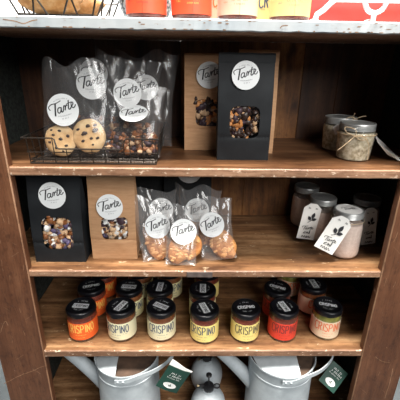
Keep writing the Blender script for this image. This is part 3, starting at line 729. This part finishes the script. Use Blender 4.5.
def hang_tag(parent, Mx, wd, ht, seed):
    """white card with clipped top corners; local x right, z up, facing -Y"""
    c = .28*wd; P = [(-wd/2, 0), (wd/2, 0), (wd/2, ht-c), (wd/2-.08*wd, ht-c*.72), (wd/2-c, ht-.1*c), (wd/2-c*1.3, ht), (-wd/2+c*1.3, ht), (-wd/2+c, ht-.1*c), (-wd/2+.08*wd, ht-c*.72), (-wd/2, ht-c)]
    n = len(P); mb = MB()
    bow = lambda x, z: .0010*sin(z/ht*3)
    mb.add([Mx @ Vector((x, bow(x, z), z)) for x, z in P]+[Mx @ Vector((x, .0006+bow(x, z), z)) for x, z in P],
           [tuple(range(n)), tuple(range(n, 2*n))[::-1]]+[(i, n+i, n+(i+1) % n, (i+1) % n) for i in range(n)])
    o = mb.build('hang_tag', CARD, parent); o['label'] = 'white card tag with a leaf sprig and handwriting'
    mp = lambda u, v: Mx @ Vector((u, -.0016, v))
    t = MB(); leafy(t, mp, .06*wd, ht*.62, wd*.34)
    s = wd*.40
    wr = lambda pts, ox, oy, k, w_: t.ribbon([(ox+k*x, oy+k*y) for x, y in sm2(pts)], w_, mp, 0)
    # handwritten word and two short scribbles below
    for P_, w_ in SCRIPT: t.ribbon([(x*s*.95-.02*wd, y*s*.75+ht*.31) for x, y in sm2(P_, 3)], .0013, mp, 0)
    wr([(-.5, .1), (-.2, .3), (-.5, .0), (-.1, .1), (0, .3), (.05, .0), (.15, .25), (.3, 0), (.38, .6), (.42, 0)], 0, ht*.17, s, .0014)
    wr([(-.6, .0), (-.55, .3), (-.3, .05), (-.2, .3), (0, 0), (.1, .3), (.2, 0), (.35, .3), (.5, .05), (.65, .25)], 0, ht*.05, s, .0014)
    wr([(-.1, 0), (.0, .25), (.1, 0), (.15, .2), (.3, 0)], -.22*wd, ht*.86, s*.8, .0008)
    wr([(-.1, 0), (.0, .25), (.1, 0), (.15, .2), (.3, 0)], .18*wd, ht*.86, s*.8, .0008)
    t.build('lettering', INK, o); return o
def make_mason(label, group, R, H, content, prof, loc, rz=0, paperlid=False, fill=.8, lidr=.036):
    t = thing('mason_jar', label, 'jar', loc, (0, 0, rz), group)
    g = MB(); g.lathe([(r*R, z*H) for r, z in prof], 40, wob=lambda a, z: 1+.012*cos(a*4)*(1 if .1*H < z < .7*H else 0)); g.build('glass_body', GLASS, t, True, 60)
    ip = [(0, .02)]+[(r*.95, z+.012) for r, z in prof if 0 < r and z < fill-.02 and z > 0.01]; rr = [r for r, z in prof if z >= fill-.06][0]*.93
    s = MB(); s.lathe([(r*R, z*H) for r, z in ip]+[(rr*R, fill*H), (0, fill*H+.001)], 32); s.build('contents', content, t, True, 60)
    zb_ = H-.0165
    l = MB(); pr = [(lidr*.96, zb_)]
    for k in range(4): pr += [(lidr, zb_+.0012+k*.0030), (lidr*.965, zb_+.0028+k*.0030)]
    pr += [(lidr, H-.003), (lidr*.97, H-.0005), (lidr*.90, H), (lidr*.88, H-.0012), (0, H-.0012)]
    pr = [(0, zb_)]+pr
    l.lathe(pr, 44); lo = l.build('lid', ZINC, t, True, 12)
    if paperlid:
        q = MB(); q.lathe([(0, H-.0008), (lidr*.86, H-.0008), (lidr*.86, H-.0002), (0, H-.0001)], 32); po = q.build('lid_sticker', CARD, lo)
        z = MB(); mpz = lambda u, v: (u, v, H+.0003)
        for P_, w_ in SCRIPT: z.ribbon([(x*lidr*.6, y*lidr*.6) for x, y in sm2(P_, 3)], .0013, mpz, 0)
        z.build('lettering', INK, po)
    return t
PR2 = [(0, .006), (.70, 0), (.88, .015), (.97, .06), (1, .13), (1, .58), (.98, .68), (.93, .76), (.84, .82), (.80, .86), (.80, .92)]
gm = 'mason jars of bath salt on the second shelf'
j1 = make_mason('pink salt mason jar with a white paper disc on its lid, nearest the shelf edge', gm, .0405, .122, PINK, PR2, (.3840, .0870, S2+.0002), 0, True, .74, .0355)
j2 = make_mason('pink salt mason jar with plain zinc lid, just behind and left of the nearest one', gm, .0385, .122, PINK, PR2, (.3500, .1720, S2+.0002), .4, False, .72, .0350)
j3 = make_mason('pink salt mason jar without a visible tag, farthest left and back of its group', gm, .0385, .122, PINK, PR2, (.3330, .2620, S2+.0002), .9, False, .74, .0350)
j4 = make_mason('pink salt mason jar at the right by the post, its tag turned sideways', gm, .0385, .122, PINK, PR2, (.4680, .1700, S2+.0002), .2, False, .74, .0352)
bpy.context.view_layer.update()
def tagmat(x, y, z, tilt, lean=0, yawz=0): return Matrix.Translation((x, y, z)) @ Matrix.Rotation(yawz, 4, 'Z') @ Matrix.Rotation(lean, 4, 'X') @ Matrix.Rotation(tilt, 4, 'Y')
def loc_tag(j, Mx, wd, ht, s):
    o = hang_tag(j, j.matrix_world.inverted() @ Mx, wd, ht, s); return o
loc_tag(j1, tagmat(.3130, .033, S2+.037, radians(27), radians(-5)), .052, .094, 1)
loc_tag(j2, tagmat(.2990, .1270, S2+.018, radians(8), radians(-3)), .046, .100, 2)
loc_tag(j4, tagmat(.4690, .1220, S2+.006, radians(-6), radians(-3), .1), .040, .104, 3)
for j, p0, p1 in ((j1, (-.004, -.0385, .098), (-.024, -.044, .112)),):
    st = MB(); st.tube([(.0385*cos(a), .0385*sin(a), .0985) for a in [k*2*pi/28 for k in range(28)]], .0008, 5, closed=True); st.build('string', TWINE, j)

PR1 = [(0, .008), (.84, 0), (.92, .02), (.945, .06), (1.02, .60), (1.03, .70), (.99, .76), (.90, .79), (.90, .88)]
gu = 'small twine tied jars on the upper shelf'
k1 = make_mason('squat jar of beige herbs tied with a twine bow, in front on the upper shelf', gu, .0405, .083, HERB, PR1, (.3740, .1000, S1+.0002), 0, False, .76, .0390)
k2 = make_mason('squat jar of herbs mostly hidden behind the twine tied one', gu, .0400, .083, HERB, PR1, (.3720, .1930, S1+.0002), .3, False, .76, .0388)
RR = .0425; tb = MB()
tb.tube([(RR*cos(a), RR*sin(a), .0595) for a in [k*2*pi/32 for k in range(32)]], .0010, 5, closed=True)
fx = -.020; fy = -.0405
for pl in ([(fx, fy, .0595), (fx-.022, fy-.004, .068), (fx-.024, fy+.002, .078), (fx-.004, fy-.004, .074), (fx, fy, .0600)],
           [(fx, fy, .0595), (fx+.016, fy-.010, .057), (fx+.030, fy-.004, .044), (fx+.036, fy, .026), (fx+.038, fy+.002, .006)],
           [(fx, fy, .0595), (fx-.014, fy-.007, .050), (fx-.030, fy-.006, .034), (fx-.036, fy-.004, .028)],
           [(fx, fy, .0595), (fx+.012, fy-.008, .062), (fx+.022, fy-.008, .054), (fx+.010, fy-.006, .052), (fx, fy, .0590)]):
    tb.tube(smooth_pts(pl, 6), .0009, 5)
tb.build('twine_bow', TWINE, k1, True, 80)
tq = MB()
for pl in ([(.0, .03, .0835), (-.004, .02, .094), (-.007, .01, .101)], [(.0, .03, .0835), (.014, .02, .092), (.022, .014, .095)], [(-.03, .03, .06), (-.01, .038, .086), (.01, .036, .085), (.035, .02, .06)]):
    tq.tube(smooth_pts(pl, 5), .0008, 5)
tq.build('twine_ends', TWINE, k1)
def plain_tag(parent, pts, name='hang_tag'):
    mb = MB(); n = len(pts); P = [Vector(p) for p in pts]; nn = (P[1]-P[0]).cross(P[2]-P[0]).normalized()*.0005
    mb.add([p+nn for p in P]+[p-nn for p in P], [tuple(range(n)), tuple(range(n, 2*n))[::-1]]+[(i, n+i, n+(i+1) % n, (i+1) % n) for i in range(n)])
    o = mb.build(name, CARD, parent); o['label'] = 'plain white side of a card tag'; return o
plain_tag(k1, [(.043, .000, .056), (.052, .010, .050), (.080, .000, .026), (.104, -.018, .0030), (.110, -.022, .0012), (.098, -.028, .0012), (.072, -.018, .014), (.048, -.012, .040)])
plain_tag(k2, [(-.044, -.028, .062), (-.040, -.036, .070), (-.036, -.040, .072), (-.034, -.042, .048), (-.040, -.036, .046)])

# ------------------------------------------------------------------ watering cans
def watering_can(label, loc, R=.0880, H=.2450, cov=-.2):
    t = thing('watering_can', label, 'watering can', loc, (0, 0, 0), 'galvanised watering cans')
    pr = [(0, .004), (R*.97, .004), (R*.985, 0), (R*1.01, .003), (R, .008), (R*.985, H*.5), (R*.97, H*.84), (R*.985, H*.845), (R*.985, H*.86), (R*.97, H*.865), (R*.985, H-.004), (R*1.02, H-.002), (R*1.03, H+.001), (R*1.02, H+.004), (R*.99, H+.003), (R*.965, H-.002), (R*.955, .010), (0, .010)]
    b = MB(); b.lathe(pr, 56); b.build('body', GALV, t, True, 35)
    q = MB(); q.lathe([(R*.952, H-.004), (R*.948, H-.03), (R*.945, .012), (0, .012)], 48); q.build('rusty_inside', RUST, t, True, 35)
    # half cover on the spout side
    c = MB(); n = 24; rr = R*.975; xs_ = cov*R; vs = []; K = 8
    for k in range(K+1):
        f = k/K; x = -rr+(xs_+rr)*f; yy = sqrt(max(1e-8, rr*rr-x*x))
        for i in range(n+1):
            u = -1+2*i/n; z = H+.001+.020*(f**.7)*(1-u*u)*.9; vs.append((x, u*yy, z))
    top_n = len(vs); vs += [(v[0], v[1], v[2]-.0012) for v in vs]
    m = n+1; fs = []
    for k in range(K):
        for i in range(n):
            q = (k*m+i, k*m+i+1, (k+1)*m+i+1, (k+1)*m+i); fs += [q[::-1], tuple(a+top_n for a in q)]
    fs += [(K*m+i, K*m+i+1, K*m+i+1+top_n, K*m+i+top_n) for i in range(n)]
    c.add(vs, fs); c.build('half_cover', GALV, t, True, 40)
    sp = MB(); pts = smooth_pts([(-R*.75, 0, .125), (-R*1.02, 0, .156), (-R*1.5, 0, .208), (-R*2.08, 0, .266)], 5)
    rs = [.0245-.0100*i/(len(pts)-1) for i in range(len(pts))]; sp.tube(pts, rs, 20); sp.build('spout', GALV, t, True, 50)
    h = MB()   # strap handle: from the rim at the front, over to the back of the can
    h.strap(smooth_pts([(-.018, -R*1.035, H-.010), (.012, -R*1.03, H-.009), (.046, -R*.93, H-.002), (.090, -R*.78, H+.008), (.124, -R*.52, H+.022), (.141, -R*.18, H+.034), (.141, R*.18, H+.036), (.112, R*.50, H+.028), (.084, R*.76, H+.012), (.055, R*.90, H-.002), (.030, R*1.015, H-.008)], 6), (0, 0, 1), .013, .0022)
    ho = h.build('handle', GALV, t, True, 40)
    for dx in (-.010, .004):
        r_ = MB(); r_.blob((dx, -R*1.035-.0025, H-.0095), .0036, 1, (1, .5, 1), 0, 8, 0); r_.build('rivet', GALV, ho, True, 60)
    return t
watering_can('galvanised watering can on the bottom shelf under the left jars', (-.1800, .0690, S4+.0003))
c_ = watering_can('galvanised watering can on the bottom shelf under the right jars', (.2560, .0690, S4+.0003), .0925, .2450, .35)

# ------------------------------------------------------------------ plant misters
def mister(label, loc, rz, R=.052):
    t = thing('plant_mister', label, 'mister', loc, (0, 0, rz), 'galvanised plant misters')
    b = MB(); pr = [(0, .001), (R*.62, 0), (R*.70, .004), (R*.86, .016), (R*.96, .032), (R, .048), (R*.99, .060), (R*.93, .076), (R*.80, .090), (R*.62, .100), (R*.44, .106), (R*.36, .108), (R*.34, .113), (0, .113)]
    b.lathe(pr, 44); b.build('body', GALV, t, True, 50)
    c = MB(); c.lathe([(0, .1135), (.0145, .1135), (.0160, .116), (.0160, .125), (.0135, .130), (.007, .132), (0, .132)], 24, wob=lambda a, z: 1+.04*cos(a*14)); co = c.build('pump_collar', BLKPL, t, True, 40)
    s = MB(); s.tube([(0, 0, .131), (0, 0, .162)], .0024, 10); s.build('pump_rod', BLKPL, t, True)
    k = MB(); k.lathe([(0, .162), (.006, .162), (.0085, .165), (.0085, .169), (.0058, .1715), (0, .172)], 20); k.build('pump_knob', BLKPL, t, True, 40)
    r = MB(); r.tube([(.0240+.0085*cos(a), 0, .124+.0085*sin(a)) for a in [q*2*pi/20 for q in range(20)]], .0019, 6, closed=True); r.build('finger_ring', BLKPL, co, True)
    z = MB(); z.tube([(-.010, 0, .125), (-.028, -.004, .130)], .0036, 10); z.build('nozzle', BLKPL, co, True)
    q = MB(); q.tube([(-.028, -.004, .130), (-.034, -.005, .1315)], .0030, 10); q.build('nozzle_tip', BRASS, co, True)
    return t
mister('galvanised plant mister with black pump, nearer the shelf edge between the watering cans', (.0515, .0600, S4+.0003), 0)
mister('galvanised plant mister standing behind the other mister, its pump knob under the shelf', (.0505, .1720, S4+.0003), .5)

# ------------------------------------------------------------------ green card tags hung on the cans
def green_tag(label, loc, rotm, sx, sz, ribbon_pts, flip=1):
    t = thing('green_card_tag', label, 'card tag', group='green card tags on the watering cans'); t.matrix_world = Matrix.Translation(loc) @ rotm
    a, b = 8, 8; vs = []
    f = lambda x, z: .003*sin((x/sx+.5)*pi)*flip
    for s in (0, .0006):
        for j in range(b+1):
            for i in range(a+1):
                x = -sx/2+sx*i/a; z = -sz/2+sz*j/b; vs.append((x, f(x, z)*-1+s, z))
    m = a+1; o = m*(b+1); fs = []
    for j in range(b):
        for i in range(a):
            q = (j*m+i, j*m+i+1, (j+1)*m+i+1, (j+1)*m+i); fs += [q, tuple(k+o for k in q)[::-1]]
    for i in range(a): fs += [(i, i+o, i+1+o, i+1), (b*m+i, b*m+i+1, b*m+i+1+o, b*m+i+o)]
    for j in range(b): fs += [(j*m, (j+1)*m, (j+1)*m+o, j*m+o), (j*m+a, j*m+a+o, (j+1)*m+a+o, (j+1)*m+a)]
    mb = MB(); mb.add(vs, fs); cd_ = mb.build('card', GREEN, t)
    mp = lambda u, v: Vector((u, -f(u, v)-.0008, v)); mp2 = lambda u, v: Vector((u, -f(u, v)-.0011, v))
    e = MB(); n = 28; e.add([mp(-.008*0+.0+.0175*cos(2*pi*k/n)*(sx/.06), -.019*(sz/.075)+.0090*sin(2*pi*k/n)*(1 if sin(2*pi*k/n) < 0 else 1.15)) for k in range(n)], [tuple(range(n))], 0)
    leafy(e, mp2, 0, -.018*(sz/.075), .0055); e.mi = [0]+[1]*(len(e.f)-1)
    e.build('emblem', [WHITEP, GREEN], cd_)
    w_ = MB()
    small_line(w_, mp, -.017, .017, .0185, .0062, .0012, 0, 1); small_line(w_, mp, -.015, .018, .0100, .0062, .0012, 0, 2); small_line(w_, mp, -.018, .018, .0030, .0040, .0008, 0, 3)
    w_.build('lettering', WHITEP, cd_)
    if ribbon_pts:
        r = MB(); r.add([Vector(p) for p in ribbon_pts]+[Vector(p)+Vector((0, .0008, 0)) for p in ribbon_pts],
                        [tuple(range(len(ribbon_pts))), tuple(range(len(ribbon_pts), 2*len(ribbon_pts)))[::-1]]+[(i, i+len(ribbon_pts), (i+1) % len(ribbon_pts)+len(ribbon_pts), (i+1) % len(ribbon_pts)) for i in range(len(ribbon_pts))])
        r.build('paper_flap', WHITEP, t)
    return t
green_tag('green card tag with white flap hanging between the left watering can and the misters', (-.0463, -.0290, .7420), Matrix.Rotation(radians(27), 4, 'Y'), .060, .080,
          [(-.030, .001, .039), (.030, .001, .036), (.034, .001, .044), (.012, .001, .046), (-.012, .002, .053), (-.030, .002, .058)])
green_tag('green card tag tilted beside the right post, on the right watering can', (.3990, .0300, .6820), Matrix.Rotation(radians(-35), 4, 'X') @ Matrix.Rotation(radians(42), 4, 'Y'), .052, .068, None)
for o_, pl in ((0, [(-.062, -.027, .790), (-.064, -.030, .772), (-.060, -.030, .752)]),):
    pass

# ------------------------------------------------------------------ on the white top board
TZ = 1.5712
gt = 'sauce jars on the white top board'
for c, i, x, y, r, lab in (
    ('bright', 'i_red', -.0900, .0560, d(176), 'orange labelled jar on the white top board, left of the two orange ones'),
    ('bright', 'i_gold', -.0045, .0560, d(184), 'orange labelled jar on the white top board, right of the two orange ones'),
    ('peach', 'i_orange', .0830, .0560, d(180), 'cream labelled jar on the top board next to the yellow labelled one'),
    ('lemon', 'i_navy', .1830, .0560, d(180), 'yellow labelled jar on the top board nearest the red box'),
    ('peach', 'i_orange', .0480, .1450, d(40), 'cream labelled jar behind the gap between orange and cream jars on the top board'),
    ('lemon', 'i_navy', .1440, .1450, d(36), 'yellow labelled jar behind the front yellow jar on the top board')):
    make_jar(c, i, 's_red', lab, gt, r, int(x*1000) % 50, 0, 0, (x, y, TZ+.0002))
# green checked tin behind
t = thing('checked_tin', 'green and white checked tin behind the orange and cream jars on the top board', 'tin', (.0290, .2400, TZ+.0002))
MB().lathe([(0, 0), (.034, 0), (.035, .002), (.035, .090), (.034, .092), (0, .092)], 36).build('tin_body', CHECK, t, True, 40)
MB().lathe([(0, .0925), (.0355, .0925), (.036, .094), (.036, .104), (.035, .106), (0, .106)], 36).build('lid', ZINC, t, True, 40)
# speckled enamel bowl
bo = MB().lathe([(0, 0), (.032, 0), (.036, .003), (.044, .008), (.054, .030), (.060, .060), (.064, .080), (.066, .082), (.063, .083), (.058, .060), (.050, .030), (.036, .012), (0, .010)], 48).build('enamel_bowl', ENAM, None, True, 50)
bo.location = (-.1020, .152, TZ+.0002); tag(bo, 'speckled grey enamel bowl behind the left orange jar on the top board', 'bowl')
# wire basket with loaves
bk = thing('wire_basket', 'dark flared wire basket of bread at the left end of the white top board', 'basket', (-.2500, .0950, TZ+.0002))
b0, b1_, hb = (.066, .075), (.098, .105), .085
def rect(hx, hy, z): return [(-hx, -hy, z), (hx, -hy, z), (hx, hy, z), (-hx, hy, z)]
q = MB(); q.tube(rect(*b0, .0030), .0028, 6, closed=True); q.build('base_ring', WIRE, bk)
q = MB(); q.tube(rect(*b1_, hb), .0022, 6, closed=True); q.build('top_ring', WIRE, bk)
q = MB(); q.tube(rect((b0[0]+b1_[0])/2, (b0[1]+b1_[1])/2, hb/2), .0014, 5, closed=True); q.build('middle_ring', WIRE, bk)
for k in range(6):
    f = -1+2*k/5; g_ = f+(.40 if k % 2 else -.40); g_ = max(-1, min(1, g_))
    for s in (-1, 1):
        MB().tube([(f*b0[0], s*b0[1], .002), (g_*b1_[0], s*b1_[1], hb)], .0018, 5).build('side_wire', WIRE, bk)
        MB().tube([(s*b0[0], f*b0[1], .002), (s*b1_[0], g_*b1_[1], hb)], .0018, 5).build('side_wire', WIRE, bk)
for k in range(7):
    x = -b0[0]+2*b0[0]*k/6; MB().tube([(x, -b0[1], .002), (x, b0[1], .002)], .0012, 5).build('base_wire', WIRE, bk)
for k, (x, y, z, rx, L3, lab) in enumerate(((-.268, .062, .034, -1.52, 2.0, 'crusty brown loaf lying at the front of the wire basket'), (-.245, .128, .034, -1.44, 1.9, 'crusty brown loaf lying behind the front one in the basket'), (-.240, .095, .082, -1.6, 1.6, 'crusty loaf on top of the other two in the basket'))):
    o = MB().blob((0, 0, 0), .030, k+3, (L3, 1.0, .85), 0, 16, .2).build('bread_loaf', BREAD, None, True, 80)
    o.location = (x, y, TZ+z); o.rotation_euler = (0, 0, 1.5+rx); tag(o, lab, 'bread', 'loaves in the wire basket')
# red box with white scroll rack in front
rb = thing('red_box', 'bright red box at the right end of the white top board behind a white rack', 'box', (.3700, .150, TZ+.0002))
MB().box(-.150, .190, -.060, .100, 0, .090, 0, .003).build('box_body', REDB, rb)
MB().box(-.153, .193, -.063, .103, .0905, .118, 0, .003).build('lid', REDB, rb)
rk = thing('scroll_rack', 'white metal rack with curved supports standing before the red box', 'rack', (.3400, .042, TZ+.0002))
a_ = MB(); a_.tube([(-.110, 0, .0055), (-.108, 0, .014), (-.096, 0, .022), (-.084, 0, .034), (-.074, 0, .0400), (.170, 0, .0400)], .0050, 10); a_.build('rail', WHITEM, rk, True)
a_ = MB(); a_.tube([(.0, 0, .0055), (.0, 0, .020)], .0048, 10); a_.tube(smooth_pts([(-.022, 0, .040), (-.014, 0, .024), (.0, 0, .0185), (.014, 0, .024), (.022, 0, .040)], 5), .0046, 10); a_.build('support', WHITEM, rk, True)
a_ = MB(); a_.tube([(-.108, 0, .005), (-.108, .03, .005)], .0046, 8); a_.build('foot', WHITEM, rk, True)
a_ = MB(); a_.tube([(0, -.002, .005), (0, .03, .005)], .0046, 8); a_.build('foot', WHITEM, rk, True)
